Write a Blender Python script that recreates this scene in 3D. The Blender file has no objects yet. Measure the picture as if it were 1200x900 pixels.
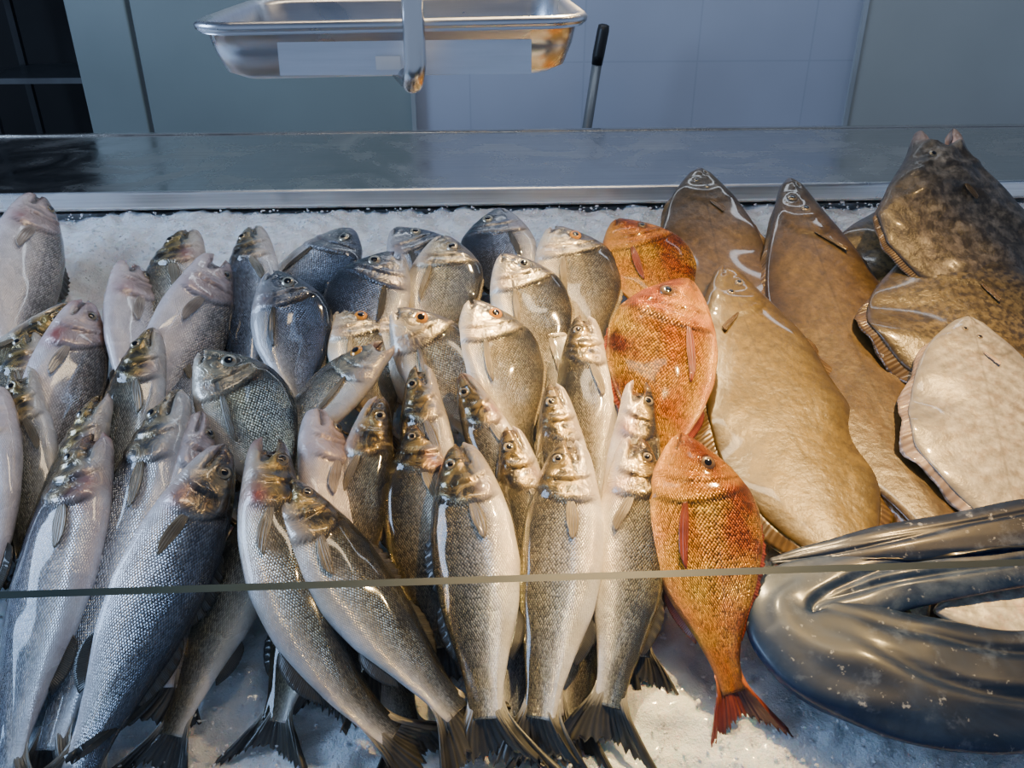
import bpy, math, random
import numpy as np
from mathutils import Vector, Matrix, noise as mnoise
random.seed(4); rng=np.random.RandomState(7)
scene=bpy.context.scene
COL=scene.collection
# ------------------------------------------------------------ camera
F=1000.0
PITCH=math.radians(28.4); YAW=math.radians(-2.7)
C=Vector((0,0,1.65))
cam_d=bpy.data.cameras.new("camera"); cam=bpy.data.objects.new("camera",cam_d); COL.objects.link(cam)
cam.location=C; cam.rotation_euler=(math.pi/2-PITCH,0,YAW)
cam_d.sensor_width=36; cam_d.lens=30.0; cam_d.clip_start=0.02
scene.camera=cam
R=cam.rotation_euler.to_matrix()
ALPHA=math.radians(15); D=0.95
U=Vector((1,0,0)); V=Vector((0,math.cos(ALPHA),math.sin(ALPHA))); N=Vector((0,-math.sin(ALPHA),math.cos(ALPHA)))
P0=C-N*D
def ray(px,py): return R@Vector(((px-600)/F,-(py-450)/F,-1))
def bed(px,py,w=0.0):
    d=ray(px,py); return C+d*((w-D)/N.dot(d))
def aty(px,py,y):
    d=ray(px,py); return C+d*(y/d.y)
def depth(P): return -(R.inverted()@(P-C)).z
def bedpt(u,v,w): return P0+U*u+V*v+N*w
# ------------------------------------------------------------ helpers
def link(o,parent=None):
    COL.objects.link(o)
    if parent is not None: o.parent=parent
    return o
def tag(o,label,cat,group=None,kind=None):
    o["label"]=label; o["category"]=cat
    if group: o["group"]=group
    if kind: o["kind"]=kind
def mesh_obj(name,verts,faces,mats,parent=None,smooth=True,matidx=None):
    me=bpy.data.meshes.new(name)
    me.from_pydata([tuple(v) for v in verts],[],[tuple(int(i) for i in f) for f in faces])
    for m in (mats if isinstance(mats,(list,tuple)) else [mats]): me.materials.append(m)
    if smooth is True: me.polygons.foreach_set('use_smooth',[True]*len(me.polygons))
    elif smooth: me.polygons.foreach_set('use_smooth',[i<smooth for i in range(len(me.polygons))])
    if matidx is not None: me.polygons.foreach_set('material_index',matidx)
    me.update()
    o=bpy.data.objects.new(name,me); link(o,parent); return o
def box(name,lo,hi,mat,parent=None,bevel=0.0):
    x0,y0,z0=lo;x1,y1,z1=hi
    v=[(x0,y0,z0),(x1,y0,z0),(x1,y1,z0),(x0,y1,z0),(x0,y0,z1),(x1,y0,z1),(x1,y1,z1),(x0,y1,z1)]
    f=[(0,3,2,1),(4,5,6,7),(0,1,5,4),(1,2,6,5),(2,3,7,6),(3,0,4,7)]
    o=mesh_obj(name,v,f,mat,parent,smooth=False)
    if bevel:
        b=o.modifiers.new("bevel",'BEVEL'); b.width=bevel; b.segments=3
    return o
def tube(name,pts,radii,mat,parent=None,seg=20,cap=True):
    pts=[Vector(p) for p in pts]; vs=[];fs=[]
    n=len(pts); prev=None
    for i,p in enumerate(pts):
        t=(pts[min(i+1,n-1)]-pts[max(i-1,0)]).normalized()
        a=prev if prev is not None else (Vector((0,0,1)) if abs(t.z)<.9 else Vector((1,0,0)))
        a=(a-t*a.dot(t)).normalized(); b=t.cross(a); prev=a
        r=radii[i] if hasattr(radii,'__len__') else radii
        for j in range(seg):
            q=2*math.pi*j/seg; vs.append(p+a*math.cos(q)*r+b*math.sin(q)*r)
    for i in range(n-1):
        for j in range(seg):
            k=(j+1)%seg; fs.append((i*seg+j,i*seg+k,(i+1)*seg+k,(i+1)*seg+j))
    if cap:
        fs.append(tuple(range(seg-1,-1,-1))); fs.append(tuple((n-1)*seg+j for j in range(seg)))
    return mesh_obj(name,vs,fs,mat,parent)
# ------------------------------------------------------------ node helpers
class NB:
    def __init__(s,name):
        s.m=bpy.data.materials.new(name); s.m.use_nodes=True
        s.t=s.m.node_tree; s.t.nodes.clear()
        s.out=s.t.nodes.new('ShaderNodeOutputMaterial')
        s.b=s.t.nodes.new('ShaderNodeBsdfPrincipled'); s.t.links.new(s.b.outputs[0],s.out.inputs[0])
    def n(s,ty,**k):
        x=s.t.nodes.new(ty)
        for a,b in k.items(): setattr(x,a,b)
        return x
    def put(s,v,sock):
        if isinstance(v,bpy.types.NodeSocket): s.t.links.new(v,sock)
        elif v is not None:
            if sock.type=='RGBA' and len(v)==3: v=(*v,1)
            sock.default_value=v
    def math(s,op,a,b=0.0,c=None,clamp=False):
        x=s.n('ShaderNodeMath',operation=op,use_clamp=clamp); s.put(a,x.inputs[0]); s.put(b,x.inputs[1])
        if c is not None: s.put(c,x.inputs[2])
        return x.outputs[0]
    def mix(s,f,a,b,mode='MIX'):
        x=s.n('ShaderNodeMixRGB',blend_type=mode); s.put(f,x.inputs[0]); s.put(a,x.inputs[1]); s.put(b,x.inputs[2]); return x.outputs[0]
    def ramp(s,f,stops):
        x=s.n('ShaderNodeValToRGB'); e=x.color_ramp.elements
        while len(e)<len(stops): e.new(0.5)
        for i,(p,c) in enumerate(stops):
            e[i].position=p; e[i].color=(*c,1) if len(c)==3 else c
        s.put(f,x.inputs[0]); return x.outputs[0]
    def noise(s,vec,scale,detail=3,rough=.5,dist=0):
        x=s.n('ShaderNodeTexNoise'); x.inputs['Scale'].default_value=scale; x.inputs['Detail'].default_value=detail
        x.inputs['Roughness'].default_value=rough; x.inputs['Distortion'].default_value=dist
        if vec is not None: s.put(vec,x.inputs['Vector'])
        return x.outputs[0]
    def rng(s,v,a,b,c,d):
        x=s.n('ShaderNodeMapRange'); s.put(v,x.inputs[0])
        for i,q in enumerate((a,b,c,d)): s.put(q,x.inputs[i+1])
        return x.outputs[0]
    def obj(s): return s.n('ShaderNodeTexCoord').outputs['Object']
    def attr(s,nm): return s.n('ShaderNodeAttribute',attribute_name=nm)
    def sep(s,v):
        x=s.n('ShaderNodeSeparateXYZ'); s.put(v,x.inputs[0]); return x.outputs
    def comb(s,a,b,c=0.0):
        x=s.n('ShaderNodeCombineXYZ'); s.put(a,x.inputs[0]); s.put(b,x.inputs[1]); s.put(c,x.inputs[2]); return x.outputs[0]
    def bump(s,h,strength,dist=.002):
        x=s.n('ShaderNodeBump'); x.inputs['Strength'].default_value=strength; x.inputs['Distance'].default_value=dist
        s.put(h,x.inputs['Height']); s.t.links.new(x.outputs[0],s.b.inputs['Normal'])
    def set(s,**k):
        mp=dict(base='Base Color',rough='Roughness',metal='Metallic',coat='Coat Weight',coatr='Coat Roughness',spec='Specular IOR Level',sss='Subsurface Weight',alpha='Alpha',trans='Transmission Weight')
        for a,b in k.items(): s.put(b,s.b.inputs[mp[a]])
        return s
def simple(name,col,rough=.5,metal=0,var=.15,scale=8,coat=0):
    b=NB(name); f=b.noise(b.obj(),scale,4)
    c=b.mix(b.rng(f,.3,.7,0,1),tuple(x*(1-var) for x in col),tuple(min(1,x*(1+var)) for x in col))
    b.set(base=c,rough=rough,metal=metal,coat=coat); return b.m
# ------------------------------------------------------------ fish materials
def fish_mat(name,stops,A,B,headcol,headmix,metal=.62,rough=.22,sparkle=.4,bump=.85,blotch=(.02,.02,.018),red=(.35,.05,.04),gold=None,headdark=(.04,.035,.02),goldamt=.75,sstart=-.5,coat=.9,palehead=.35,lo=.3,hi=1.45,headscale=0.0):
    b=NB(name)
    uv=b.attr('fuv'); mk=b.attr('fmask')
    t,s,r=b.sep(uv.outputs['Vector']); 
    sc=b.n('ShaderNodeSeparateColor'); b.put(mk.outputs['Color'],sc.inputs[0]); mR,mG,mB=sc.outputs[0],sc.outputs[1],sc.outputs[2]
    ob=b.obj()
    n1=b.noise(ob,12,3,.5)
    f=b.math('ADD',b.math('MULTIPLY_ADD',s,.5,.5),b.rng(n1,.3,.7,-.08,.08))
    f=b.math('ADD',f,b.math('MULTIPLY_ADD',r,.16,-.08))
    col=b.ramp(f,stops)
    at=b.math('MULTIPLY',t,A); bs=b.math('MULTIPLY',b.math('ARCSINE',s),B)
    v=b.n('ShaderNodeTexVoronoi',voronoi_dimensions='2D',feature='F1'); v.inputs['Scale'].default_value=1; v.inputs['Randomness'].default_value=.25
    b.put(b.comb(b.math('ADD',at,bs),b.math('SUBTRACT',at,bs)),v.inputs['Vector'])
    d=v.outputs['Distance']; vc=b.n('ShaderNodeSeparateColor'); b.put(v.outputs['Color'],vc.inputs[0])
    body=b.math('SUBTRACT',1.0,b.math('MULTIPLY',mB,1.0-headscale),clamp=True)
    sf=b.math('MULTIPLY',b.rng(d,.1,.62,hi,lo),b.rng(vc.outputs[0],0,1,1-sparkle,1+sparkle))
    bodys=b.math('MULTIPLY',body,b.rng(s,sstart-.25,sstart+.45,.15,1))
    fac=b.math('ADD',b.math('MULTIPLY',b.math('SUBTRACT',sf,1.0),bodys),1.0)
    g=b.comb(fac,fac,fac)
    hn=b.noise(ob,30,4,.65,1.4)
    hc=b.mix(b.rng(hn,.42,.58,0,1),headdark,headcol)
    hc=b.mix(b.rng(s,.35,.8,0,.8),hc,headdark)
    hc=b.mix(b.rng(s,-.25,-.75,0,.85),hc,b.mix(palehead,stops[0][1],headcol))
    col=b.mix(b.math('MULTIPLY',mB,headmix),col,hc)
    if gold:
        col=b.mix(b.math('MULTIPLY',b.rng(b.noise(ob,16,3),.42,.7,0,goldamt),body),col,gold)
    col=b.mix(1.0,col,g,'MULTIPLY')
    n2=b.noise(ob,45,4,.6)
    k=b.rng(n2,.3,.75,.8,1.15); col=b.mix(1.0,col,b.comb(k,k,k),'MULTIPLY')
    ll=b.math('SUBTRACT',1.0,b.math('MULTIPLY',b.math('ABSOLUTE',b.math('SUBTRACT',s,.28)),28),clamp=True)
    col=b.mix(b.math('MULTIPLY',b.math('MULTIPLY',ll,body),.4),col,(.06,.06,.055))
    col=b.mix(b.math('MULTIPLY',mG,b.rng(b.noise(ob,30,3),.35,.6,.3,1)),col,red)
    col=b.mix(b.math('MULTIPLY',mR,1.0,clamp=True),col,blotch)
    h=b.math('ADD',b.math('MULTIPLY',b.rng(d,.0,.65,1,0),bodys),b.math('ADD',b.math('MULTIPLY',n2,.6),b.math('MULTIPLY',hn,b.math('MULTIPLY',mB,1.8))))
    b.bump(h,bump,.0028)
    b.set(base=col,metal=b.math('MULTIPLY',b.rng(s,-.9,-.1,.35,1),metal),rough=b.rng(n1,.3,.7,rough-.06,rough+.1),coat=coat,coatr=.06)
    return b.m
M_bass=fish_mat("sea_bass_skin",[(0,(.94,.91,.88)),(.20,(.92,.88,.81)),(.42,(.66,.62,.51)),(.64,(.29,.27,.20)),(.85,(.075,.075,.06)),(1,(.022,.025,.022))],66,13.5,(.54,.37,.11),.92,gold=(.64,.49,.18),goldamt=.4)
M_bassblue=fish_mat("sea_bass_blue_grey_skin",[(0,(.94,.93,.93)),(.22,(.92,.92,.92)),(.45,(.64,.68,.74)),(.67,(.26,.31,.40)),(.87,(.06,.085,.135)),(1,(.02,.028,.045))],66,13.5,(.50,.35,.14),.88)
M_pale=fish_mat("sea_bass_pale_skin",[(0,(.92,.84,.82)),(.45,(.86,.80,.77)),(.68,(.66,.61,.57)),(.86,(.32,.30,.27)),(1,(.08,.08,.08))],66,13.5,(.76,.50,.42),.6,headdark=(.42,.22,.17),metal=.35,sstart=0.0)
M_bream=fish_mat("sea_bream_skin",[(0,(.94,.92,.84)),(.3,(.88,.84,.72)),(.6,(.68,.62,.46)),(.8,(.28,.27,.22)),(1,(.05,.055,.06))],50,15,(.72,.58,.34),.8,gold=(.72,.53,.18),headdark=(.13,.12,.10),goldamt=.45,sparkle=.3)
M_breamdark=fish_mat("sea_bream_dark_skin",[(0,(.74,.73,.72)),(.3,(.56,.57,.58)),(.6,(.30,.32,.36)),(.8,(.11,.125,.16)),(1,(.028,.038,.055))],50,15,(.32,.31,.30),.7,headdark=(.04,.05,.07),sparkle=.3)
M_red=fish_mat("red_sea_bream_skin",[(0,(.72,.30,.12)),(.22,(.70,.24,.025)),(.5,(.64,.18,.006)),(.8,(.42,.095,.004)),(1,(.12,.025,.004))],56,17.5,(.52,.155,.005),.75,metal=.55,gold=(1.0,.56,.035),red=(.4,.04,.01),headdark=(.24,.045,.004),rough=.24,sparkle=.55,sstart=-1.0,coat=.3,palehead=.75,lo=.2,hi=1.55,headscale=.55)
def flat_mat(name,c1,c2,spot,sscale=120,sth=.62,samt=.6,rough=.34,edge=.55,bs=.32,coat=.8,coatr=.06):
    b=NB(name); ob=b.obj(); uv=b.attr('fuv'); mk=b.attr('fmask')
    t,s,r=b.sep(uv.outputs['Vector'])
    sc=b.n('ShaderNodeSeparateColor'); b.put(mk.outputs['Color'],sc.inputs[0])
    n1=b.noise(ob,14,6,.75,.9); col=b.mix(b.rng(n1,.36,.64,0,1),c1,c2)
    n2=b.noise(ob,sscale,3,.6); col=b.mix(b.rng(n2,sth-.08,sth+.08,0,samt),col,spot)
    n3=b.noise(ob,95,3,.65); k=b.rng(n3,.3,.7,.65,1.35); col=b.mix(1.0,col,b.comb(k,k,k),'MULTIPLY')
    ed=b.rng(b.math('ABSOLUTE',s),.55,1.0,0,.85); col=b.mix(ed,col,tuple(x*edge for x in c1))
    w=b.math('SINE',b.math('ADD',b.math('MULTIPLY',t,95),b.math('MULTIPLY',b.math('ABSOLUTE',s),-16))); kk=b.rng(w,-1,1,.86,1.10); col=b.mix(1.0,col,b.comb(kk,kk,kk),'MULTIPLY')
    ll=b.math('SUBTRACT',1.0,b.math('MULTIPLY',b.math('ABSOLUTE',s),30),clamp=True); col=b.mix(b.math('MULTIPLY',ll,.5),col,tuple(x*.5 for x in c1))
    col=b.mix(b.math('MULTIPLY',sc.outputs[1],1.0,clamp=True),col,(.66,.42,.32))
    col=b.mix(b.math('MULTIPLY',sc.outputs[0],.8,clamp=True),col,tuple(x*.25 for x in c1))
    hi=b.math('ADD',b.math('MULTIPLY',b.noise(ob,26,2,.5,.3),1.1),b.math('ADD',b.math('MULTIPLY',n3,.5),b.math('MULTIPLY',n2,.15)))
    b.bump(hi,bs,.004)
    b.set(base=col,rough=rough,coat=coat,coatr=coatr); return b.m
M_flat=flat_mat("flounder_skin",(.085,.055,.008),(.165,.110,.022),(.05,.030,.007),100)
M_flat2=flat_mat("sole_skin",(.060,.036,.012),(.120,.076,.027),(.03,.018,.008),80)
M_turbot=flat_mat("turbot_skin",(.085,.060,.022),(.18,.14,.06),(.02,.015,.008),100,.52,.8,bs=.6,coatr=.12)
M_turbot2=flat_mat("turbot_head_skin",(.095,.080,.058),(.24,.20,.145),(.025,.020,.014),55,.50,.8,bs=.9,rough=.45,coat=.3,coatr=.15)
M_plaice=flat_mat("plaice_pale_skin",(.29,.275,.235),(.47,.45,.40),(.24,.18,.13),60,.56,.5,edge=.85)
M_belly=flat_mat("plaice_underside_skin",(.66,.58,.44),(.82,.75,.62),(.58,.30,.22),50,.60,.6,edge=.9,bs=.35)
def fin_mat(name,c1,c2,freq=70,base=None):
    b=NB(name); uv=b.attr('fuv'); a,s,r=b.sep(uv.outputs['Vector'])
    w=b.math('SINE',b.math('MULTIPLY',s,freq)); f=b.rng(w,-1,1,0,1)
    col=b.mix(b.math('MULTIPLY',f,b.rng(b.noise(b.obj(),14,3),.35,.65,.15,1)),c1,c2); n=b.noise(b.obj(),40,3); k=b.rng(n,.3,.7,.6,1.25); col=b.mix(1.0,col,b.comb(k,k,k),'MULTIPLY')
    if base: col=b.mix(b.math('MULTIPLY',b.rng(a,.0,.45,1,0),r),col,base)
    b.bump(f,.4,.002); b.set(base=col,rough=.3,coat=.5); return b.m
FIN_g=fin_mat("grey_fin",(.030,.030,.027),(.085,.078,.058),90,(.40,.37,.30))
FIN_p=fin_mat("tan_fin",(.42,.34,.27),(.62,.53,.43))
FIN_pg=fin_mat("olive_fin",(.20,.165,.105),(.42,.36,.25))
FIN_r=fin_mat("red_fin",(.16,.025,.008),(.26,.06,.014),90,(.50,.15,.03))
FIN_b=fin_mat("brown_fin",(.09,.055,.02),(.20,.13,.055))
FIN_o=fin_mat("orange_fringe_fin",(.34,.25,.18),(.50,.40,.32),40)
FIN_d=fin_mat("dark_fin",(.006,.009,.014),(.012,.016,.022),20)
E_pup=simple("eye_pupil",(.006,.006,.008),.05,0,.1,coat=1)
E_silver=simple("eye_silver_iris",(.50,.46,.34),.18,.5,.3,60,coat=1)
E_gold=simple("eye_gold_iris",(.80,.34,.04),.18,.3,.2,60,coat=1)
E_bronze=simple("eye_bronze_iris",(.30,.24,.14),.18,.3,.3,60,coat=1)
E_brown=simple("eye_brown_iris",(.12,.07,.03),.3,.1,.3,60,coat=.4)
E_dark=simple("eye_dark_rim",(.05,.045,.04),.2,0,.2,40,coat=1)
# ------------------------------------------------------------ fish profiles
TS=np.linspace(0,1,401)
def prof(ts,vs,k=21):
    y=np.interp(TS,ts,vs); p=np.pad(y,(k,k),mode='reflect',reflect_type='odd'); ker=np.hanning(2*k+1); ker/=ker.sum()
    return np.convolve(p,ker,'valid')
T1=[0,.03,.08,.15,.25,.35,.5,.65,.8,.9,1]
FT=[.014,.016,.016,.016,.016,.016,.015,.014,.012,.011,.010]
SP={
 'bass':dict(top=prof(T1,[.019,.036,.057,.080,.101,.112,.112,.096,.066,.046,.038],13),
             bot=prof(T1,[.020,.039,.058,.077,.095,.107,.112,.096,.062,.044,.036],13),
             th=prof(T1,[.017,.032,.045,.056,.063,.062,.056,.044,.028,.018,.008]),
             eye=(.110,.42,.021),op=.285,pre=.197,mouth=(.12,-.35),tail=(.21,.20,.62),dorsal=[(.33,.55,.04,9),(.60,.80,.03,0)],anal=(.66,.80,.035),pect=(.29,-.15,.15,.024)),
 'bream':dict(top=prof(T1,[.018,.055,.11,.175,.232,.25,.235,.175,.09,.05,.04]),
             bot=prof(T1,[.02,.042,.075,.11,.145,.165,.165,.13,.07,.045,.038]),
             th=prof(T1,[.016,.034,.050,.062,.068,.066,.060,.046,.030,.020,.010]),
             eye=(.15,.42,.040),op=.31,pre=.225,mouth=(.09,-.42),tail=(.20,.14,.6),dorsal=[(.30,.82,.026,13)],anal=(.62,.80,.025),pect=(.315,-.18,.26,.024)),
 'flat':dict(top=prof(T1,[.03,.06,.10,.15,.20,.24,.27,.26,.19,.10,.055]),
             bot=prof(T1,[.03,.055,.09,.14,.19,.23,.26,.25,.19,.10,.055]),
             th=prof(T1,FT),
             eye=(.08,.30,.012),op=.19,pre=.145,mouth=(.045,-.30),tail=(.14,.09,.85),dorsal=[(.08,.93,.045,0)],anal=(.2,.93,.045),pect=(.205,-.1,.06,.016)),
 'turbot':dict(top=prof(T1,[.03,.07,.14,.23,.33,.39,.40,.31,.15,.06,.05]),
             bot=prof(T1,[.03,.07,.13,.21,.31,.37,.39,.30,.15,.06,.05]),
             th=prof(T1,[.018,.022,.023,.023,.023,.022,.021,.020,.018,.015,.012]),
             eye=(.14,.22,.016),op=.27,pre=.19,mouth=(.13,-.05),tail=(.2,.13,.85),dorsal=[(.14,.93,.045,0)],anal=(.22,.93,.045),pect=(.29,-.1,.08,.02)),
 'turbothead':dict(top=prof(T1,[.060,.075,.100,.14,.21,.28,.36,.34,.24,.12,.07],9),
             bot=prof(T1,[.055,.070,.092,.12,.19,.27,.36,.34,.24,.12,.07],9),
             th=prof(T1,[.045,.055,.065,.070,.075,.065,.05,.04,.035,.03,.02]),
             eye=(.21,.45,.020),op=.36,pre=.27,mouth=(.15,0),tail=(.1,.08,.85),dorsal=[(.35,.93,.035,0)],anal=(.42,.93,.035),pect=(.37,-.1,.08,.025)),
}
def sstep(a,b,x):
    q=np.clip((x-a)/(b-a),0,1); return q*q*(3-2*q)
def make_fish(name,sp,snout,tailp,w0,w1,dorsal,bend,roll,wpx,L,mat,fin,label,cat,group,
              iris=None,blot=.8,red=.2,tb=0.0,fringe=None,gape=0.0,res=1.0,sag=0.0,pfin=None,blind=False,eyek=1.0):
    S=SP[sp]; side=1 if dorsal=='R' else -1
    rr=random.random(); isflat=sp in('flat','turbot'); th_=sp=='turbothead'
    if L is not None and not isflat: bend+=random.uniform(-.15,.15); roll+=random.uniform(-9,9)
    A=bed(*snout,w0)
    if L is None: Bp=bed(*tailp,w1)
    else:
        Q=bed(*tailp,(w0+w1)/2); dv=(Q-A)-N*(Q-A).dot(N); dv.normalize()
        Bp=A+dv*math.sqrt(max(L*L-(w0-w1)**2,.001))-N*(w0-w1)
    dist=(Bp-A).length
    xs=TS; k=-bend if side<0 else bend; k2=-tb if side<0 else tb
    th=k*(xs-.5)+k2*np.clip(xs-.5,0,1)**2*2; dx=1/400
    cx=np.concatenate([[0],np.cumsum((np.cos(th[1:])+np.cos(th[:-1]))/2*dx)]); cy=np.concatenate([[0],np.cumsum((np.sin(th[1:])+np.sin(th[:-1]))/2*dx)])
    ang=math.atan2(cy[-1],cx[-1]); ch=math.hypot(cx[-1],cy[-1]); SC=dist/ch
    ca,sa=math.cos(-ang),math.sin(-ang)
    mid=(A+Bp)/2; Hm=(S['top']+S['bot']).max()
    hs=(wpx*depth(mid)/F)/(Hm*SC)/max(.8,math.cos(math.radians(roll)) ) if wpx else 1.0
    ths=(hs+1)/2 if sp in('bass','bream') else 1.0
    def P(x,y,z):
        x=np.asarray(x,float)
        if isflat:
            q=np.clip(np.abs(y)/.24,0,1.2); z=z+side*(.012*np.sin(x*11+rr*20+y*5)+.007*np.sin(x*27+rr*9)-.010)*q**1.6
            y=y*(1+.035*np.sin(x*14+rr*30))
        xc=np.clip(x,0,1); X=np.interp(xc,xs,cx); Y=np.interp(xc,xs,cy); T=np.interp(xc,xs,th)
        ex=x-xc
        X=X+ex*np.cos(T)-y*np.sin(T); Y=Y+ex*np.sin(T)+y*np.cos(T)
        z=z-side*sag*np.sin(np.pi*np.clip(x,0,1))
        return np.stack([(X*ca-Y*sa)*SC,(X*sa+Y*ca)*SC,np.asarray(z)*SC+0*X],-1)
    ro_=.022 if th_ else .004
    top=lambda t:np.interp(t,TS,S['top'])*hs*np.sqrt(np.clip((t+ro_)/.03,0,1)**.8)
    bot=lambda t:np.interp(t,TS,S['bot'])*hs*np.sqrt(np.clip((t+ro_)/.03,0,1)**.8)
    wid=lambda t:np.interp(t,TS,S['th'])*ths*np.sqrt(np.clip((t+ro_)/.03,0,1)**.8)
    NS=int(100*res); MR=int(52*res)//4*4
    t=np.linspace(0,1,NS)**1.3; ph=np.arange(MR)/MR*2*np.pi
    Tt,Ph=np.meshgrid(t,ph,indexing='ij'); s=np.cos(Ph); sn=np.sin(Ph)
    hh=np.where(s>0,top(Tt),bot(Tt)); W=wid(Tt)
    te=S['op']-.075*(s+.1)**2; tp=S['pre']-.05*(s-.1)**2
    win=1-sstep(.7,.95,np.abs(s))
    kk=W.max()
    disp=kk*.17*sstep(te-.10,te-.006,Tt)*(1-sstep(te,te+.010,Tt))*win
    disp+=kk*.13*sstep(tp-.04,tp-.004,Tt)*(1-sstep(tp,tp+.009,Tt))*win
    ml,ms=S['mouth']; sm=(0 if th_ else -.12)+(ms+(0 if th_ else .12))*(Tt/ml)
    mline=np.exp(-((s-sm)/.11)**2)*(1-sstep(ml*.9,ml*1.1,Tt))
    disp-=W*.30*mline
    disp+=kk*.06*np.exp(-((s-sm-.3)/.18)**2)*(1-sstep(ml*.8,ml*1.15,Tt))*sstep(0,.02,Tt)
    et,es,er=S['eye']; er=er*eyek
    yy=s*hh; ey=es*float(top(np.array(et)))
    de=np.sqrt((Tt-et)**2+(yy-ey)**2)
    disp+=kk*.08*np.exp(-((de-er*1.35)/(er*.35))**2)
    disp+=kk*(.16 if th_ else .035)*np.sin(Tt*17+rr*20+s*2.5)*np.sin(s*5+rr*9+Tt*6)
    if th_: disp+=kk*.10*np.sin(Tt*46+s*4)*np.sin(s*11+rr*7)
    snn=np.sign(sn)*np.abs(sn)**.8 if isflat else sn
    z=snn*(W+disp)
    op_=gape*(1-sstep(0,ml*1.5,Tt))
    yy=yy+op_*np.where(s>sm,.6,-.8)
    nd=ml*.80 if th_ else min(gape*2.2,ml*.8)
    xx=Tt+nd*np.exp(-((s-sm)/(.62 if th_ else .4))**2)*(1-sstep(0,ml,Tt))
    if th_: xx=xx+.025*sstep(0,.4,s)*(1-sstep(0,ml,Tt))
    pts=P(xx,yy,z)
    mR=np.clip(.75*np.exp(-((Tt-te-.010)/.006)**2)*win+.5*np.exp(-((Tt-tp-.008)/.005)**2)*win+.9*mline*(mline>.35)*(0 if th_ else 1)+.7*np.exp(-((de-er*1.1)/(er*.25))**2),0,1)
    if sp=='bass':
        q=np.exp(-((Tt-.235)/.05)**2-((s-.42)/.30)**2)+.8*np.exp(-((Tt-.155)/.03)**2-((s-.75)/.25)**2)+.5*np.exp(-((Tt-.05)/.03)**2-((s-.6)/.3)**2)
        nz=np.sin(Tt*90+rr*9)*np.sin(s*9+rr*20)*.4+.8
        mR=np.clip(mR+blot*q*nz*(.6+.8*rr),0,1)
    if sp=='bream':
        q=np.exp(-((Tt-.31)/.03)**2-((s-.45)/.22)**2)+.5*np.exp(-((Tt-.1)/.03)**2-((s-.75)/.2)**2)
        mR=np.clip(mR+blot*.8*q,0,1)
    mG=np.clip(red*(np.exp(-((Tt-.24)/.06)**2-((s+.55)/.3)**2)*1.1+np.exp(-((Tt-.02)/.04)**2)*.6+.25*np.exp(-((s+.95)/.2)**2)),0,1)
    if gape>.03: mG=np.clip(mG+np.exp(-((s-sm)/(.75 if th_ else .45))**2)*(1-sstep(ml*.35,ml*.9,Tt) if th_ else 1-sstep(ml*.5,ml*1.1,Tt)),0,1)
    mB=1-sstep(te-.03,te+.045,Tt)
    if blind: mR*=0; mG*=0
    V_=pts.reshape(-1,3); nv=len(V_)
    fs=[]
    for i in range(NS-1):
        a=i*MR
        for j in range(MR):
            k_=(j+1)%MR; fs.append((a+j,a+k_,a+MR+k_,a+MR+j))
    for j in range(MR//2):
        q=[j,j+1,MR-j-1,(MR-j)%MR]; u=[]
        for x in q:
            if x not in u: u.append(x)
        if len(u)>2: fs.append(tuple(u))
    fs.append(tuple((NS-1)*MR+j for j in range(MR)))
    body=mesh_obj(name,V_,fs,mat)
    me=body.data
    at=me.attributes.new('fuv','FLOAT_VECTOR','POINT'); at.data.foreach_set('vector',np.stack([Tt,s,np.full_like(s,rr)],-1).astype(np.float32).ravel())
    at=me.attributes.new('fmask','FLOAT_COLOR','POINT'); at.data.foreach_set('color',np.stack([mR,mG,mB,np.ones_like(s)],-1).astype(np.float32).ravel())
    X=(Bp-A).normalized(); Z=(N-X*N.dot(X)).normalized()*side; Y=Z.cross(X)
    M=Matrix((X,Y,Z)).transposed().to_4x4(); M=Matrix.Translation(A)@M@Matrix.Rotation(-math.radians(roll)*side,4,'X')
    body.matrix_world=M
    tag(body,label,cat,group)
    def sheet(nm,Pg,av,bv,m,extra=0.0):
        na,nb=Pg.shape[:2]; f=[]
        for i in range(na-1):
            for j in range(nb-1): f.append((i*nb+j,i*nb+j+1,(i+1)*nb+j+1,(i+1)*nb+j))
        o=mesh_obj(nm,Pg.reshape(-1,3),f,m,body)
        q=o.data.attributes.new('fuv','FLOAT_VECTOR','POINT'); q.data.foreach_set('vector',np.stack([av,bv,0*av+extra],-1).astype(np.float32).ravel())
        so=o.modifiers.new("thick",'SOLIDIFY'); so.thickness=.0012; so.offset=0
        return o
    tl,thh,fork=S['tail']
    a=np.linspace(0,1,18);bb=np.linspace(-1,1,61); Aa,Bb=np.meshgrid(a,bb,indexing='ij')
    t0=.93; h0=float(top(np.array(t0)))*.98; r2=random.random()
    ln=(tl+.04)*(fork+(1-fork)*np.abs(Bb)**1.3)*(1+.05*np.sin(Bb*40+rr*9)+.05*np.sin(Bb*97+rr*5)+.3*(rr-.5)*Bb)
    hy=Bb*(h0*(1-.1*np.sin(np.pi*np.clip(Aa*2,0,1)))+(thh*min(hs,1.2)*(.7+.4*r2)-h0)*Aa**1.4)+(rr-.5)*.16*Aa**2
    zz=.016*np.sin(Bb*6+rr*5)*Aa-side*.035*Aa**2+side*.010*(1-Aa)*(1-Bb**2)
    sheet('tail_fin',P(t0+Aa*ln,hy,zz),Aa,Bb*.6,fin,1.0)
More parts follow.
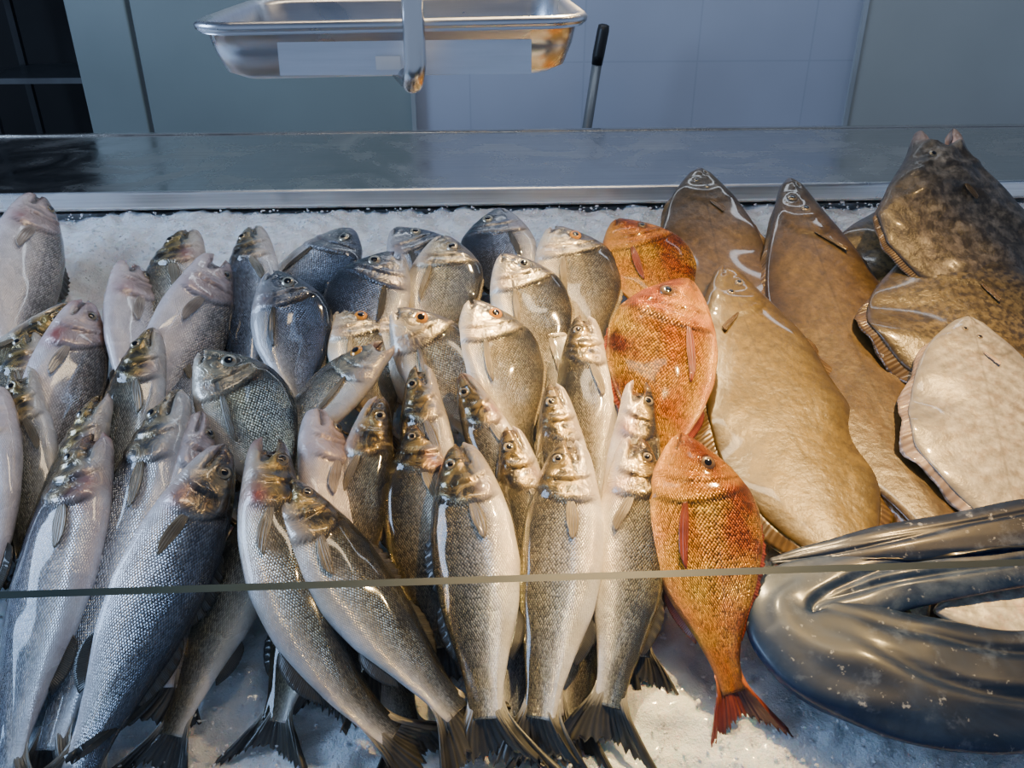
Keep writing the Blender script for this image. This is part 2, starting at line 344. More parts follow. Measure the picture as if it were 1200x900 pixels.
    for (d0,d1,dh,spn) in S['dorsal']:
        tt=np.linspace(d0,d1,80); q=np.linspace(0,1,5); Q,Tq=np.meshgrid(q,tt,indexing='ij')
        u=(Tq-d0)/(d1-d0); hgt=dh*np.clip(np.sin(np.pi*np.clip(u*.93+.06,0,1))**.6,0,1)*hs**.5
        if spn: hgt=hgt*(1-.3*((u*spn)%1.0))
        else: hgt=hgt*(1-.05*((u*40)%1.0))
        if isflat: hgt=hgt*(1+.25*np.sin(u*23+rr*9))
        yb=top(Tq)*.955+Q*hgt; zb=-side*.012*Q+.003*np.sin(u*40)*Q-(side*.004*Q if fringe else 0)+(.006*np.sin(u*60+rr*9)*Q if isflat else 0)
        sheet('dorsal_fin',P(Tq+Q*dh*.5,yb,zb),Q,u*(3 if fringe is None else 6),fringe or fin)
    d0,d1,dh=S['anal']; tt=np.linspace(d0,d1,80 if isflat else 40); q=np.linspace(0,1,5); Q,Tq=np.meshgrid(q,tt,indexing='ij'); u=(Tq-d0)/(d1-d0)
    hgt=dh*np.sin(np.pi*np.clip(u*.9+.08,0,1))**.6*(1-.07*((u*30)%1.0))
    if isflat: hgt=hgt*(1+.25*np.sin(u*21+rr*5))
    sheet('anal_fin',P(Tq+Q*dh*.6,-bot(Tq)*.955-Q*hgt,-side*.012*Q+(.006*np.sin(u*55+rr*9)*Q if isflat else 0)),Q,u*(2 if fringe is None else 6),fringe or fin)
    if blind: return body
    pt,ps,pl,pw=S['pect']
    a=np.linspace(0,1,16);bb=np.linspace(-1,1,17); Aa,Bb=np.meshgrid(a,bb,indexing='ij')
    tt=pt-.012+Aa*pl*(1-.25*np.abs(Bb)**2); yv=ps*float(bot(np.array(pt)))+Bb*pw*.5*(.35+1.0*np.sin(np.pi*Aa**.8*.78))*hs - Aa*.04*(.4+rr)
    hh2=np.where(yv>0,top(tt),bot(tt)); zs=wid(tt)*np.clip(1-(yv/hh2)**2,.02,1)**(.4 if isflat else .5)
    zs=zs+(.003+.004*Aa if isflat else .004+.006*Aa)+.001*np.sin(Bb*14)
    sheet('pectoral_fin',P(tt,yv,side*zs),Aa,Bb*.45,pfin or fin)
    def eye(et,ey,er):
        hh3=float(top(np.array(et))) if ey>0 else float(bot(np.array(et)))
        z0=float(wid(np.array(et)))*max(.05,1-(ey/hh3)**2)**(.4 if isflat else .5)
        c=P(np.array([et]),np.array([ey]),np.array([side*(z0-er*.12)]))[0]
        rings=[0,.12,.25,.38,.5,.52,.66,.8,.92,1.0]; sg=24; vs=[];ff=[];mi=[]
        er_=er*SC*1.0
        for i,r in enumerate(rings):
            for j in range(sg):
                g=2*math.pi*j/sg; vs.append((c[0]+math.cos(g)*r*er_,c[1]+math.sin(g)*r*er_,c[2]+side*er_*.55*math.sqrt(max(0,1-r*r*.96))))
        for i in range(len(rings)-1):
            for j in range(sg):
                k_=(j+1)%sg; ff.append((i*sg+j,i*sg+k_,(i+1)*sg+k_,(i+1)*sg+j) if side>0 else (i*sg+j,(i+1)*sg+j,(i+1)*sg+k_,i*sg+k_))
                mi.append(0 if i<4 else (1 if i<8 else 2))
        mesh_obj('eye',vs,ff,[E_pup,iris or E_bronze,E_dark],body,matidx=mi)
    eye(et,ey,er)
    if sp in('flat','turbot'): eye(et+.035,-ey*.5,er)
    return body
G={'bass':"sea bass laid on the ice",'bream':"grey sea bream laid on the ice",'red':"red sea bream laid on the ice",'flat':"brown flatfish laid on the ice"}
def bass(sn,tl,w0,w1,do,be=0,ro=10,wp=65,L=None,m=None,label=None,**k):
    make_fish('sea_bass','bass',sn,tl,w0,w1,do,be,ro,wp*(1.0 if L is None else 1.05),L,m or M_bass,FIN_g,label or "silver-grey sea bass lying among other fish on ice",'fish',G['bass'],blot=k.pop('blot',.95),red=k.pop('red',random.choice([.05,.15,.35])),pfin=FIN_p if m is M_pale else FIN_pg,gape=k.pop('gape',random.choice([0,.008,.016,.026])),**k)
def bream(sn,tl,w0,w1,do,be=0,ro=5,wp=85,L=.28,m=None,label=None,**k):
    make_fish('sea_bream','bream',sn,tl,w0,w1,do,be,ro,wp*1.03,L,m or M_bream,FIN_g if m is M_breamdark else FIN_pg,label or "silvery sea bream with golden eye among piled fish",'fish',G['bream'],iris=k.pop('iris',E_gold),gape=k.pop('gape',random.choice([0,.012,.024])),**k)
def red(sn,tl,w0,w1,do,be=0,ro=5,wp=85,L=.27,label=None,**k):
    make_fish('red_sea_bream','bream',sn,tl,w0,w1,do,be,ro,wp,L,M_red,FIN_r,label,'fish',G['red'],iris=k.pop('iris',E_brown),blot=.2,red=.05,eyek=.75,**k)
def flat(name,sn,tl,w0,w1,do,wp,L,m,fin,label,sp='flat',**k):
    make_fish(name,sp,sn,tl,w0,w1,do,k.pop('be',0),k.pop('ro',0),wp,L,m,fin,label,'fish',G['flat'],fringe=k.pop('fringe',fin),blot=0,red=0,iris=E_bronze,**k)
P_="pale-bellied sea bass turned belly up among piled fish"
# ---- front row, on top
bass((115,508),(5,905),.12,.04,'L',.1,16,106,m=M_bassblue,red=.9,label="large blue-grey sea bass with pink gill flap, head on the pile")
bass((212,458),(55,880),.11,.035,'L',.0,16,96,m=M_bassblue,label="long sea bass with dark head, beside the large blue-grey one")
bass((264,522),(92,905),.13,.05,'R',.05,30,92,m=M_bassblue,red=.6,label="plump sea bass with blue-black back and white belly")
bass((335,560),(200,862),.06,.02,'L',0,5,80,label="sea bass mostly under others, tail fin on bare ice")
bass((318,514),(462,862),.13,.04,'R',.75,18,88,tb=.5,m=M_bass,red=.8,gape=.026,label="curved sea bass with pink snout bending over the ice")
bass((330,563),(536,836),.13,.045,'R',.2,10,98,label="sea bass lying diagonally with olive scaled back")
bass((497,494),(515,760),.10,.03,'L',.35,0,86,red=.9,gape=.02,label="grey sea bass with reddened gill, wedged between two others")
bass((538,520),(570,843),.125,.045,'L',-.15,10,102,label="upright sea bass with dark tail fin near the glass")
bass((668,516),(632,843),.125,.045,'L',-.12,4,100,label="straight silver sea bass with olive head near the glass")
bass((744,512),(712,828),.12,.04,'R',-.2,6,90,label="slim sea bass with golden scales beside the red sea bream")
# lower layer
bass((400,600),(322,846),.06,.02,'L',0,5,84,label="sea bass underneath the pile with dark tail showing")
bass((392,650),(478,856),.035,.02,'R',-.1,0,84,label="sea bass underneath the diagonal one, tail on ice")
bass((620,600),(602,850),.05,.02,'R',0,0,84,m=M_bassblue,label="dark-backed sea bass underneath two upright ones")
bass((700,600),(672,846),.05,.02,'R',0,0,80,label="sea bass underneath two upright ones")
bass((740,560),(748,770),.05,.02,'R',0,0,74,m=M_bassblue,label="dark-backed sea bass beneath the slim one")
# ---- middle rows
LB=.38
bass((750,447),(735,600),.115,.03,'R',0,5,64,LB,red=.5)
bass((597,500),(614,620),.11,.03,'L',0,5,70,LB)
bass((446,465),(422,600),.11,.03,'R',0,5,70,LB,label="sea bass head with black blotch behind the eye")
bass((370,480),(402,600),.10,.03,'R',0,40,76,LB,m=M_pale,blot=0,label=P_)
bass((492,428),(508,540),.115,.03,'L',0,5,64,LB)
bass((540,438),(575,530),.11,.03,'L',0,10,60,LB,red=.7)
bass((648,450),(655,560),.11,.03,'L',0,5,66,LB)
bass((684,370),(688,500),.115,.03,'L',0,5,68,LB,label="olive sea bass with dark head beside the red sea bream")
bass((235,483),(225,600),.10,.03,'R',0,40,56,LB,m=M_pale,blot=.1,label=P_)
bass((180,385),(145,520),.12,.03,'L',0,5,72,LB,label="sea bass with blackened head above the long one")
bass((122,462),(70,600),.115,.03,'L',0,10,64,LB)
bass((24,432),(30,580),.11,.03,'L',0,5,62,LB)
bass((-6,455),(-45,700),.12,.03,'L',0,35,80,LB,m=M_pale,blot=.2,label=P_)
bass((100,352),(62,480),.115,.03,'R',0,30,76,LB,m=M_pale,blot=.3,red=.9,label="pink-headed sea bass lying on others")
bass((85,357),(-20,450),.08,.03,'R',0,10,58,LB)
bass((40,385),(-5,520),.08,.03,'L',0,10,62,LB)
bass((152,308),(165,430),.10,.03,'R',0,40,66,LB,m=M_pale,blot=0,red=.6,label=P_)
bass((45,230),(10,390),.10,.03,'R',0,50,66,.42,m=M_pale,blot=0,red=.6,label="large pale sea bass with pink snout on the ice edge")
bass((-8,262),(-22,400),.09,.03,'R',0,40,60,.38,m=M_pale,blot=0,label=P_)
bass((222,270),(182,380),.10,.03,'L',0,5,82,LB,red=.6)
bass((258,302),(200,440),.115,.03,'R',0,35,70,LB,m=M_pale,blot=.2,label=P_)
bass((297,266),(285,380),.09,.03,'L',0,5,66,LB,m=M_bassblue,label="grey sea bass at the ice edge beside dark sea bream")
bass((215,375),(215,470),.07,.02,'L',0,5,66,.34,m=M_bassblue)
# ---- sea bream
DB="dark blue-grey sea bream with smooth wet back on the ice"
bream((318,318),(350,450),.11,.03,'R',0,-8,92,m=M_breamdark,iris=E_silver,label=DB)
bream((412,268),(330,335),.08,.03,'R',0,-10,98,.28,m=M_breamdark,iris=E_silver,label=DB)
bream((236,412),(308,540),.12,.03,'R',0,0,108,.30,m=M_bream,iris=E_silver,label="round sea bream with dark head above the plump sea bass")
bream((466,296),(400,410),.10,.03,'L',0,-5,98,m=M_breamdark,iris=E_silver,label=DB)
bream((455,402),(355,492),.11,.03,'L',0,5,88,gape=.06,label="sea bream lying sideways with dark open mouth")
bream((463,362),(540,470),.125,.03,'R',0,0,94,label="silvery sea bream with large orange-gold eye")
bream((552,352),(610,490),.12,.03,'R',0,0,100,label="silvery sea bream with golden eye, facing up")
bream((462,268),(520,335),.08,.03,'R',0,-5,86,.26,m=M_breamdark,iris=E_silver,label=DB)
bream((520,276),(505,380),.10,.03,'R',0,0,90,m=M_bream,iris=E_silver,label="grey sea bream with silver eye on the pile")
bream((585,245),(600,340),.08,.03,'L',0,0,88,.27,m=M_breamdark,iris=E_silver,label=DB)
bream((588,298),(642,425),.115,.03,'R',0,0,92,iris=E_silver,label="silver sea bream with blue-black head")
bream((648,266),(705,390),.10,.03,'R',0,0,102,label="bright silver sea bream with golden eye beside red ones")
bream((400,360),(440,470),.07,.03,'R',0,0,88,label="silvery sea bream lying low between dark ones")
bream((445,355),(475,440),.06,.03,'R',0,0,84,m=M_bream,iris=E_silver,label="silvery sea bream lying low between dark ones")
bream((640,360),(640,440),.06,.03,'L',0,0,84,label="silvery sea bream lying low beneath brighter ones")
# ---- red sea bream
red((722,258),(778,345),.09,.03,'R',0,0,112,.29,label="orange-red sea bream at the back of the pile")
red((806,328),(776,545),.125,.06,'L',.0,-6,134,.40,label="bright orange-red sea bream with shiny scales, on its side")
red((798,508),(860,812),.14,.03,'R',.25,0,140,None,label="orange-red sea bream with red tail on the ice")
# ---- flatfish
flat('flounder',(820,198),(868,380),.11,.04,'L',140,.50,M_flat2,FIN_b,"dark brown flounder leaning at the ice edge",sag=.03)
flat('flounder',(925,211),(1125,660),.11,.035,'L',166,None,M_flat2,FIN_b,"long brown flounder half covered by a paler one",be=.05,sag=.03)
flat('flounder',(848,312),(1020,700),.09,.03,'R',178,None,M_flat,FIN_b,"large wet tan flounder lying across another",be=.12,sag=.015)
flat('turbot',(1058,238),(1120,440),.085,.035,'L',225,.48,M_turbot,FIN_b,"speckled olive turbot lying flat",sp='turbot')
flat('turbot',(1120,275),(1180,470),.11,.05,'L',250,.50,M_turbot,FIN_b,"speckled turbot covering the body of the raised one",sp='turbot')
flat('turbot',(1092,150),(1165,320),.21,.06,'L',200,.42,M_turbot2,FIN_b,"dark turbot with raised head and open mouth",sp='turbothead',gape=.048,ro=0)
flat('plaice',(1135,372),(1205,620),.10,.05,'L',185,.42,M_plaice,FIN_o,"pale plaice with orange fringe fins",fringe=FIN_o)
flat('plaice',(1095,716),(1360,712),.055,.055,'L',130,.44,M_belly,FIN_o,"pale underside of a flatfish framed by the dark fish",fringe=FIN_o,blind=True)
# ------------------------------------------------------------ dark long fish
def eel_mat():
    b=NB("conger_eel_skin"); ob=b.obj(); uv=b.attr('fuv'); t,s,r=b.sep(uv.outputs['Vector'])
    n1=b.noise(ob,8,6,.7,.8); n2=b.noise(ob,24,5,.75); n3=b.noise(ob,12,2,.5,.4); n4=b.noise(ob,70,3,.7)
    c=b.ramp(b.math('ADD',r,b.rng(n1,.25,.75,0,.74)),[(0,(.002,.007,.022)),(.4,(.004,.013,.040)),(.65,(.010,.026,.070)),(.9,(.07,.10,.16)),(1,(.25,.27,.31))])
    c=b.mix(b.rng(n2,.55,.68,0,.55),c,(.08,.11,.18))
    c=b.mix(b.rng(n4,.64,.71,0,.6),c,(.34,.36,.40))
    b.bump(b.math('ADD',b.math('MULTIPLY',n3,1.2),b.math('MULTIPLY',n2,.2)),.22,.006)
    b.set(base=c,rough=.45,spec=.3,coat=.25,coatr=.16); return b.m
M_eel=eel_mat()
def catmull(P,n):
    out=[]
    P=[P[0]*2-P[1]]+P+[P[-1]*2-P[-2]]
    for i in range(1,len(P)-2):
        for k in range(n):
            t=k/n; a,b_,c,d=P[i-1],P[i],P[i+1],P[i+2]
            out.append(.5*((2*b_)+(c-a)*t+(2*a-5*b_+4*c-d)*t*t+(3*b_-a-3*c+d)*t**3))
    out.append(P[-2]); return out
def eel(path,label,rolls=0.0,flatn=.5,pale=0.0,seed=0,palet=0.0,fold=1.0):
    P4=[]
    for (x,y,w,r) in path:
        q=bed(x,y,w); P4.append(Vector((q.x,q.y,q.z,r)))
    Q=catmull(P4,18); n=len(Q); seg=84; vs=[];uv=[];fs=[];ridge=[]
    for i,q in enumerate(Q):
        p=q.xyz; t=(Q[min(i+1,n-1)].xyz-Q[max(i-1,0)].xyz).normalized()
        z=(N-t*N.dot(t)).normalized(); y=z.cross(t); r=max(q.w,.002)
        for j in range(seg):
            g0=2*math.pi*j/seg; g=g0+rolls; a=math.cos(g0)
            c_=math.sin(g)
            e1=.35*math.sin(i*.05+seed); e2=-.40+.15*math.sin(i*.04+2+seed)
            f=fold*(-.34*math.exp(-((c_-e1)/.10)**2)*(.5+.5*math.sin(i*.06+seed))-.34*math.exp(-((c_-e2)/.09)**2)*(.6+.4*math.cos(i*.05))+.14*mnoise.noise(Vector((i*.05+seed,c_*1.8,2))))
            up=(abs(math.cos(g))**.8)*flatn*(1+f) if math.cos(g)>0 else math.cos(g)*flatn
            k=1+.08*mnoise.noise(Vector((i*.07+seed,math.cos(g0)*2,math.sin(g0)*2)))
            vs.append(p+(z*up+y*c_*1.15)*r*k); uv.append((i/40,a,pale+(palet-pale)*i/n))
        d=(z*math.cos(rolls)*flatn+y*math.sin(rolls)*1.15); ridge.append((p,d,r))
    for i in range(n-1):
        for j in range(seg):
            k=(j+1)%seg; fs.append((i*seg+j,i*seg+k,(i+1)*seg+k,(i+1)*seg+j))
    fs.append(tuple(range(seg-1,-1,-1))); fs.append(tuple((n-1)*seg+j for j in range(seg)))
    o=mesh_obj('conger_eel',vs,fs,M_eel)
    at=o.data.attributes.new('fuv','FLOAT_VECTOR','POINT'); at.data.foreach_set('vector',[c for u in uv for c in u])
    tag(o,label,'fish',"dark conger eels coiled on the ice")
    v2=[];f2=[];u2=[]
    for i,(p,d,r) in enumerate(ridge):
        for k in range(4):
            h=.88+k/3*(.20+.04*math.sin(i*.2)); v2.append(p+d*r*h+N*(0.004*k/3*math.sin(i*.25))); u2.append((k/3,i/60,0))
    for i in range(len(ridge)-1):
        for k in range(3): f2.append((i*4+k,i*4+k+1,(i+1)*4+k+1,(i+1)*4+k))
    e=mesh_obj('dorsal_fin',v2,f2,FIN_d,o); at=e.data.attributes.new('fuv','FLOAT_VECTOR','POINT'); at.data.foreach_set('vector',[c for u in u2 for c in u])
    so=e.modifiers.new("thick",'SOLIDIFY'); so.thickness=.002
    return o
eel([(1340,795,.055,.062),(1200,806,.055,.062),(1080,795,.055,.070),(990,768,.052,.070),(935,735,.05,.056),(940,706,.052,.046),(1005,686,.06,.042),(1080,672,.07,.036),(1200,654,.075,.033),(1340,630,.075,.032)],"thick blue-black conger eel folded back on itself",4.0,.40,.0,1,.46)
eel([(1340,592,.09,.034),(1220,612,.09,.031),(1120,626,.085,.027),(1020,640,.075,.021),(950,651,.06,.013),(903,658,.05,.004)],"thin dark conger eel tail tapering over the ice",1.3,.35,.0,4,.0)
# ------------------------------------------------------------ ice
b=NB("crushed_ice"); ob=b.obj()
n1=b.noise(ob,60,4,.7); n2=b.noise(ob,9,4,.6)
b.bump(b.math('ADD',b.math('MULTIPLY',n1,.8),b.math('MULTIPLY',b.noise(ob,230,3,.75),.9)),.75,.006)
b.set(base=b.mix(b.rng(n2,.3,.7,0,1),(.80,.89,1.0),(.94,.97,1)),rough=.24,coat=.5,coatr=.07)
b.b.inputs['Subsurface Weight'].default_value=.5; b.b.inputs['Subsurface Radius'].default_value=(.6,.85,1); b.b.inputs['Subsurface Scale'].default_value=.014
M_ice=b.m
nu,nv=400,200; vs=[];fs=[]
u0,u1,v0,v1=-1.6,1.7,.275,1.545
for i in range(nv+1):
    for j in range(nu+1):
        u=u0+(u1-u0)*j/nu; v=v0+(v1-v0)*i/nv
        h=.013*mnoise.fractal(Vector((u*8,v*8,1)),.9,2.1,4)+.007*mnoise.noise(Vector((u*35,v*35,3)))+.005*mnoise.noise(Vector((u*100,v*100,5)))-.01*float(sstep(1.44,1.54,v))
        vs.append(bedpt(u,v,h))
for i in range(nv):
    for j in range(nu):
        a=i*(nu+1)+j; fs.append((a,a+1,a+nu+2,a+nu+1))
border=[j for j in range(nu+1)]+[i*(nu+1)+nu for i in range(1,nv+1)]+[nv*(nu+1)+j for j in range(nu-1,-1,-1)]+[i*(nu+1) for i in range(nv-1,0,-1)]
k0=len(vs)
for q in border: p=vs[q].copy(); vs.append(p-N*.03)
nb_=len(border)
for q in range(nb_): r_=(q+1)%nb_; fs.append((border[q],k0+q,k0+r_,border[r_]))
nsm=len(fs)
ico=[Vector(p).normalized() for p in [(-1,1.618,0),(1,1.618,0),(-1,-1.618,0),(1,-1.618,0),(0,-1,1.618),(0,1,1.618),(0,-1,-1.618),(0,1,-1.618),(1.618,0,-1),(1.618,0,1),(-1.618,0,-1),(-1.618,0,1)]]
icf=[(0,11,5),(0,5,1),(0,1,7),(0,7,10),(0,10,11),(1,5,9),(5,11,4),(11,10,2),(10,7,6),(7,1,8),(3,9,4),(3,4,2),(3,2,6),(3,6,8),(3,8,9),(4,9,5),(2,4,11),(6,2,10),(8,6,7),(9,8,1)]
for q in range(12000):
    u=random.uniform(-1.3,1.5); v=random.choice([random.uniform(.29,.62),random.uniform(.3,1.53),random.uniform(1.3,1.53)])
    r=random.uniform(.001,.003); c=bedpt(u,v,random.uniform(0,.009)); k=len(vs)
    sx,sy,sz=random.uniform(.6,1.5),random.uniform(.6,1.4),random.uniform(.5,1)
    for p in ico: vs.append(c+Vector((p.x*sx,p.y*sy,p.z*sz))*r*random.uniform(.7,1.2))
    for f in icf: fs.append((f[0]+k,f[1]+k,f[2]+k))
ice=mesh_obj('crushed_ice',vs,fs,M_ice,smooth=nsm)
tag(ice,"bed of white crushed ice under all the fish","ice",kind="stuff")
# ------------------------------------------------------------ counter
def steel(name,col,rough,sx=1,sy=60,sz=60,amt=.12,blotch=0.0):
    b=NB(name); mp=b.n('ShaderNodeMapping'); mp.inputs['Scale'].default_value=(sx,sy,sz); b.put(b.obj(),mp.inputs[0])
    n=b.noise(mp.outputs[0],4,4); n2=b.noise(b.obj(),5,5,.65,.8)
    b.set(base=b.mix(b.rng(n,.3,.7,0,1),tuple(c*(1-amt) for c in col),tuple(c*(1+amt) for c in col)),metal=1,rough=b.rng(n2,.35,.65,max(.04,rough-.06-blotch),rough+.08+blotch)); b.bump(n,.04,.001)
    return b.m
M_steel=steel("brushed_steel",(.54,.52,.49),.22,amt=.12,blotch=.08)
M_lip=steel("steel_lip",(.85,.85,.85),.32)
M_chrome=steel("polished_steel",(.60,.60,.60),.16,3,3,3,.05)
M_pan=steel("brushed_pan_steel",(.60,.63,.68),.30,2,30,30,.08)
LZ=1.17; LY=1.74
led=bpy.data.objects.new('steel_ledge',None); led.location=(0,2.0,LZ); link(led); tag(led,"long brushed steel ledge behind the ice bed","counter")
def under(o,par):
    o.parent=par; o.matrix_parent_inverse=Matrix.Translation(-Vector(par.location))
under(box('top_plate',(-2.2,LY,LZ-.04),(2.4,2.27,LZ),M_steel,bevel=.004),led)
under(box('front_lip',(-2.2,LY-.014,LZ-.032),(2.4,LY-.001,LZ+.003),M_lip,bevel=.005),led)
under(box('back_upstand',(-2.2,2.27,LZ-.35),(2.4,2.285,LZ+.004),M_steel),led)
M_body=simple("counter_panel",(.5,.52,.54),.4,.6)
cab=bpy.data.objects.new('display_counter',None); cab.location=(0,1.1,0); link(cab); tag(cab,"steel fish display counter holding the ice bed","counter")
c4=[bedpt(-1.62,.27,-.052),bedpt(1.72,.27,-.052),bedpt(1.72,1.55,-.052),bedpt(-1.62,1.55,-.052)]
lo=[p-N*.03 for p in c4]
under(mesh_obj('basin',c4+lo,[(0,1,2,3),(7,6,5,4),(0,4,5,1),(1,5,6,2),(2,6,7,3),(3,7,4,0)],M_body,smooth=False),cab)
under(box('front_panel',(-1.7,.47,0),(1.8,.49,.80),M_body,bevel=.003),cab)
under(box('back_panel',(-1.7,1.76,0),(1.8,1.78,1.12),M_body),cab)
# glass
b=NB("clear_glass"); t=b.t
tr=b.n('ShaderNodeBsdfTransparent'); tr.inputs[0].default_value=(.92,.955,.98,1)
gl=b.n('ShaderNodeBsdfGlossy'); gl.inputs['Roughness'].default_value=.03
lw=b.n('ShaderNodeLayerWeight'); fac=b.math('MULTIPLY_ADD',b.math('POWER',lw.outputs['Facing'],4.0),.4,.02)
mx=b.n('ShaderNodeMixShader'); t.links.new(fac,mx.inputs[0]); t.links.new(tr.outputs[0],mx.inputs[1]); t.links.new(gl.outputs[0],mx.inputs[2]); t.links.new(mx.outputs[0],b.out.inputs[0])
M_glass=b.m
M_gedge=simple("glass_edge",(.012,.032,.034),.45,0,.3,5)
gt=aty(600,674,.505).z
g=box('glass_panel',(-1.6,.497,.80),(1.7,.505,gt),[M_glass,M_gedge])
g.data.polygons[1].material_index=1
tag(g,"clear front glass pane with dark greenish top edge","glass")
# ------------------------------------------------------------ room
WY=3.3
def xat(px,py,y): return aty(px,py,y).x
def tile_mat():
    b=NB("wall_tiles"); tc=b.obj(); x,y,z=b.sep(tc)
    br=b.n('ShaderNodeTexBrick'); br.offset=0; b.put(b.comb(x,z),br.inputs['Vector'])
    br.inputs['Scale'].default_value=1; br.inputs['Brick Width'].default_value=.42; br.inputs['Row Height'].default_value=.30; br.inputs['Mortar Size'].default_value=.003
    br.inputs['Color1'].default_value=(.42,.46,.56,1); br.inputs['Color2'].default_value=(.43,.47,.57,1); br.inputs['Mortar'].default_value=(.37,.41,.51,1)
    n=b.noise(tc,1.2,3); k=b.rng(n,.3,.7,.85,1.12)
    b.set(base=b.mix(1.0,br.outputs[0],b.comb(k,k,k),'MULTIPLY'),rough=.3); return b.m
M_tile=tile_mat()
M_panel=simple("grey_teal_panel",(.23,.28,.28),.4,0,.15,1.2)
M_panel2=simple("grey_panel",(.40,.43,.42),.4,0,.12,1.2)
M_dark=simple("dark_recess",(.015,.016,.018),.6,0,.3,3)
M_floor=simple("floor_tile",(.10,.10,.11),.4,0,.3,4)
M_trim=simple("aluminium_trim",(.46,.50,.52),.35,.4,.1,4)
def struct(o): o["kind"]="structure"; return o
xa=xat(96,80,WY); xb=xat(167,80,WY); xc=xat(487,130,WY); xd=xat(1000,70,WY)
struct(box('wall_back',(xc,WY,0),(xd,WY+.1,3.0),M_tile))
struct(box('door_1',(xa,WY-.03,0),(xb-.008,WY+.05,3.0),M_panel,bevel=.006))
struct(box('door_2',(xb+.008,WY-.03,0),(xc,WY+.05,3.0),M_panel,bevel=.006))
struct(box('wall_right',(xd,WY-.03,0),(3.6,WY+.08,3.0),M_panel2))
struct(box('trim_1',(xd-.012,WY-.04,0),(xd+.004,WY-.025,3.0),M_trim))
struct(box('trim_2',(xc-.012,WY-.045,0),(xc+.004,WY-.025,3.0),M_trim))
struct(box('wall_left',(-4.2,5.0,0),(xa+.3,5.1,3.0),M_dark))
struct(box('floor',(-4.2,-1.5,-.05),(3.8,5.1,0),M_floor))
sx=xat(60,60,4.2)
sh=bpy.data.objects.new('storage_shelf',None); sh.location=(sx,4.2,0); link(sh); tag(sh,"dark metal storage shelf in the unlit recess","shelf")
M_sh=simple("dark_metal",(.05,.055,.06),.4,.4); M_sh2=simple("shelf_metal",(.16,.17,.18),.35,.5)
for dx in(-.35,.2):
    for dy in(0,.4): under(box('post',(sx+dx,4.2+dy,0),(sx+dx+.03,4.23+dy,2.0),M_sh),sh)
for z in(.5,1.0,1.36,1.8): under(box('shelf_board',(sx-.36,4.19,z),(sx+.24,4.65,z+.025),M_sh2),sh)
# broom
gp=aty(708,28,3.0); g2=aty(700,72,3.0); bp=aty(688,154,3.0)
dirv=(gp-bp).normalized(); foot=bp-dirv*((bp.z-.12)/dirv.z)
br=bpy.data.objects.new('broom',None); br.location=foot; link(br); tag(br,"grey pole broom with black grip leaning behind the counter","broom")
def ut(o): o.parent=br; o.matrix_parent_inverse=Matrix.Translation(-foot); return o
ut(tube('pole',[foot,g2],.017,simple("grey_pole",(.13,.145,.16),.35,.3)))
ut(tube('grip',[g2-dirv*.01,g2+dirv*.02,gp-dirv*.02,gp-dirv*.004,gp],[.018,.020,.020,.018,.009],simple("black_rubber",(.01,.01,.011),.4)))
ut(box('brush_head',(foot.x-.17,foot.y-.03,.08),(foot.x+.17,foot.y+.03,.13),simple("broom_block",(.1,.12,.2),.5),bevel=.01))
ut(box('bristles',(foot.x-.165,foot.y-.035,0.0),(foot.x+.165,foot.y+.035,.08),simple("broom_bristle",(.15,.15,.16),.8,0,.5,60)))
# ------------------------------------------------------------ hanging scale
TY=1.0
ctr=aty(456,26,TY)
sc=bpy.data.objects.new('hanging_scale',None); sc.location=ctr; link(sc); tag(sc,"stainless steel weighing pan hanging on a chrome arm","scale")
wR=(aty(690,20,TY).x-aty(222,20,TY).x)/2*1.03
def rrect(hx,hy,r,z,n=8):
    out=[]
    for (sx_,sy_,a0) in((1,1,0),(-1,1,90),(-1,-1,180),(1,-1,270)):
        for k in range(n+1):
            g=math.radians(a0+90*k/n); out.append((sx_*(hx-r)+r*math.cos(g),sy_*(hy-r)+r*math.sin(g),z))
    return out
hx=wR; hy=.17
outer=[(-.005,-.010),(0,-.006),(.001,-.001),(-.003,.003),(-.010,.002),(-.015,-.004),(-.019,-.03),(-.028,-.050),(-.046,-.058),(-.12,-.059)]
outside=[(-.004,-.010),(-.012,-.012),(-.016,-.03),(-.025,-.053),(-.043,-.0615),(-.12,-.0625)]
vs=[];fs=[]
allr=[(o,z) for o,z in reversed(outside)]+outer
for o,z in allr: vs+=rrect(hx+o,hy+o,max(.012,.05+o*.6),z)
m=len(rrect(1,1,.1,0))
for i in range(len(allr)-1):
    for j in range(m): k=(j+1)%m; fs.append((i*m+j,i*m+k,(i+1)*m+k,(i+1)*m+j))
fs.append(tuple(range(m-1,-1,-1))); fs.append(tuple((len(allr)-1)*m+j for j in range(m)))
pan=mesh_obj('pan',vs,fs,M_pan,sc); pan.location=(0,hy,0); pan.rotation_euler=(0,math.radians(-.8),0)
b_=box('label_plate',(-.125,-.0035,-.024),(.155,-.001,.012),steel("brushed_plate",(.74,.78,.84),.42,2,30,30,.06),sc); b_.location=(.0,.0155,-.032); b_.rotation_euler=(math.radians(-9),0,0)
ax=aty(486,60,TY-.03).x-ctr.x
za=aty(486,100,TY-.03).z-ctr.z
pts=[(ax,-.03,.5),(ax,-.03,.1),(ax,-.03,0),(ax,-.03,za+.022)]
for k in range(1,9):
    g=math.pi/2*k/8; pts.append((ax-.006*k/8,-.03+.022*(1-math.cos(g)),za+.022-.022*math.sin(g)))
pts+=[(ax-.02,.04,za+.004),(ax-.03,.17,za+.012)]
tube('arm',pts,.0118,M_chrome,sc,seg=28)
box('price_tag',(ax-.045,.0,za+.012),(ax-.018,.002,za+.026),simple("white_paper",(.75,.78,.8),.6),sc)
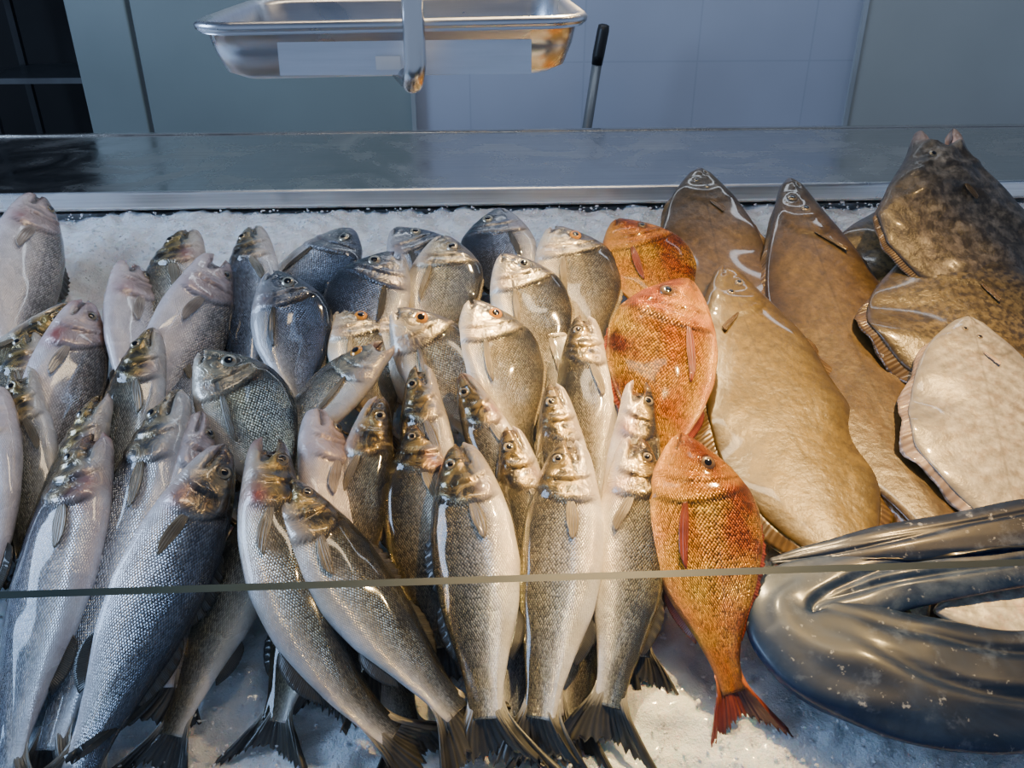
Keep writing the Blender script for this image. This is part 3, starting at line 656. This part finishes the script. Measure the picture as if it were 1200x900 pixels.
# ------------------------------------------------------------ lights
def area(name,loc,target,sx,sy,e,col):
    l=bpy.data.lights.new(name,'AREA'); l.shape='RECTANGLE'; l.size=sx; l.size_y=sy; l.energy=e; l.color=col
    o=bpy.data.objects.new(name,l); o.location=loc; o.rotation_euler=(Vector(target)-Vector(loc)).to_track_quat('-Z','Y').to_euler(); link(o); return o
def spot(name,loc,target,e,col,ang,blend=.8,r=.04):
    l=bpy.data.lights.new(name,'SPOT'); l.energy=e; l.color=col; l.spot_size=math.radians(ang); l.spot_blend=blend; l.shadow_soft_size=r
    o=bpy.data.objects.new(name,l); o.location=loc; o.rotation_euler=(Vector(target)-Vector(loc)).to_track_quat('-Z','Y').to_euler(); link(o)
area('warm_lamp',(.1,1.2,2.7),(.1,.9,.9),1.2,.12,9,(1,.76,.48))
area('cool_left_light',(-2.4,1.0,2.2),(-.3,1.1,1.0),1.2,.8,54,(.46,.66,1))  # added area light, no modelled window; turns the left of the pile bluish
area('wall_fill_light',(.4,2.5,2.9),(.5,3.3,1.2),2.6,.2,15,(.78,.88,1))  # added fill to brighten the back wall, not an actual fitting
spot('warm_spot',(.95,1.1,2.6),(.42,1.02,1.0),300,(1,.60,.20),44,.9,.03)
spot('warm_spot_centre',(.35,1.7,2.5),(.06,.86,.95),370,(1,.67,.29),40,1.0,.03)
w=bpy.data.worlds.new("world"); scene.world=w; w.use_nodes=True
nt=w.node_tree; bg=nt.nodes['Background']
tc=nt.nodes.new('ShaderNodeTexCoord'); sp_=nt.nodes.new('ShaderNodeSeparateXYZ'); nt.links.new(tc.outputs['Generated'],sp_.inputs[0])
rp=nt.nodes.new('ShaderNodeValToRGB'); nt.links.new(sp_.outputs[2],rp.inputs[0])
rp.color_ramp.elements[0].position=.05; rp.color_ramp.elements[0].color=(.58,.75,1.10,1)
rp.color_ramp.elements[1].position=.75; rp.color_ramp.elements[1].color=(.10,.15,.26,1)
nt.links.new(rp.outputs[0],bg.inputs[0]); bg.inputs[1].default_value=.48
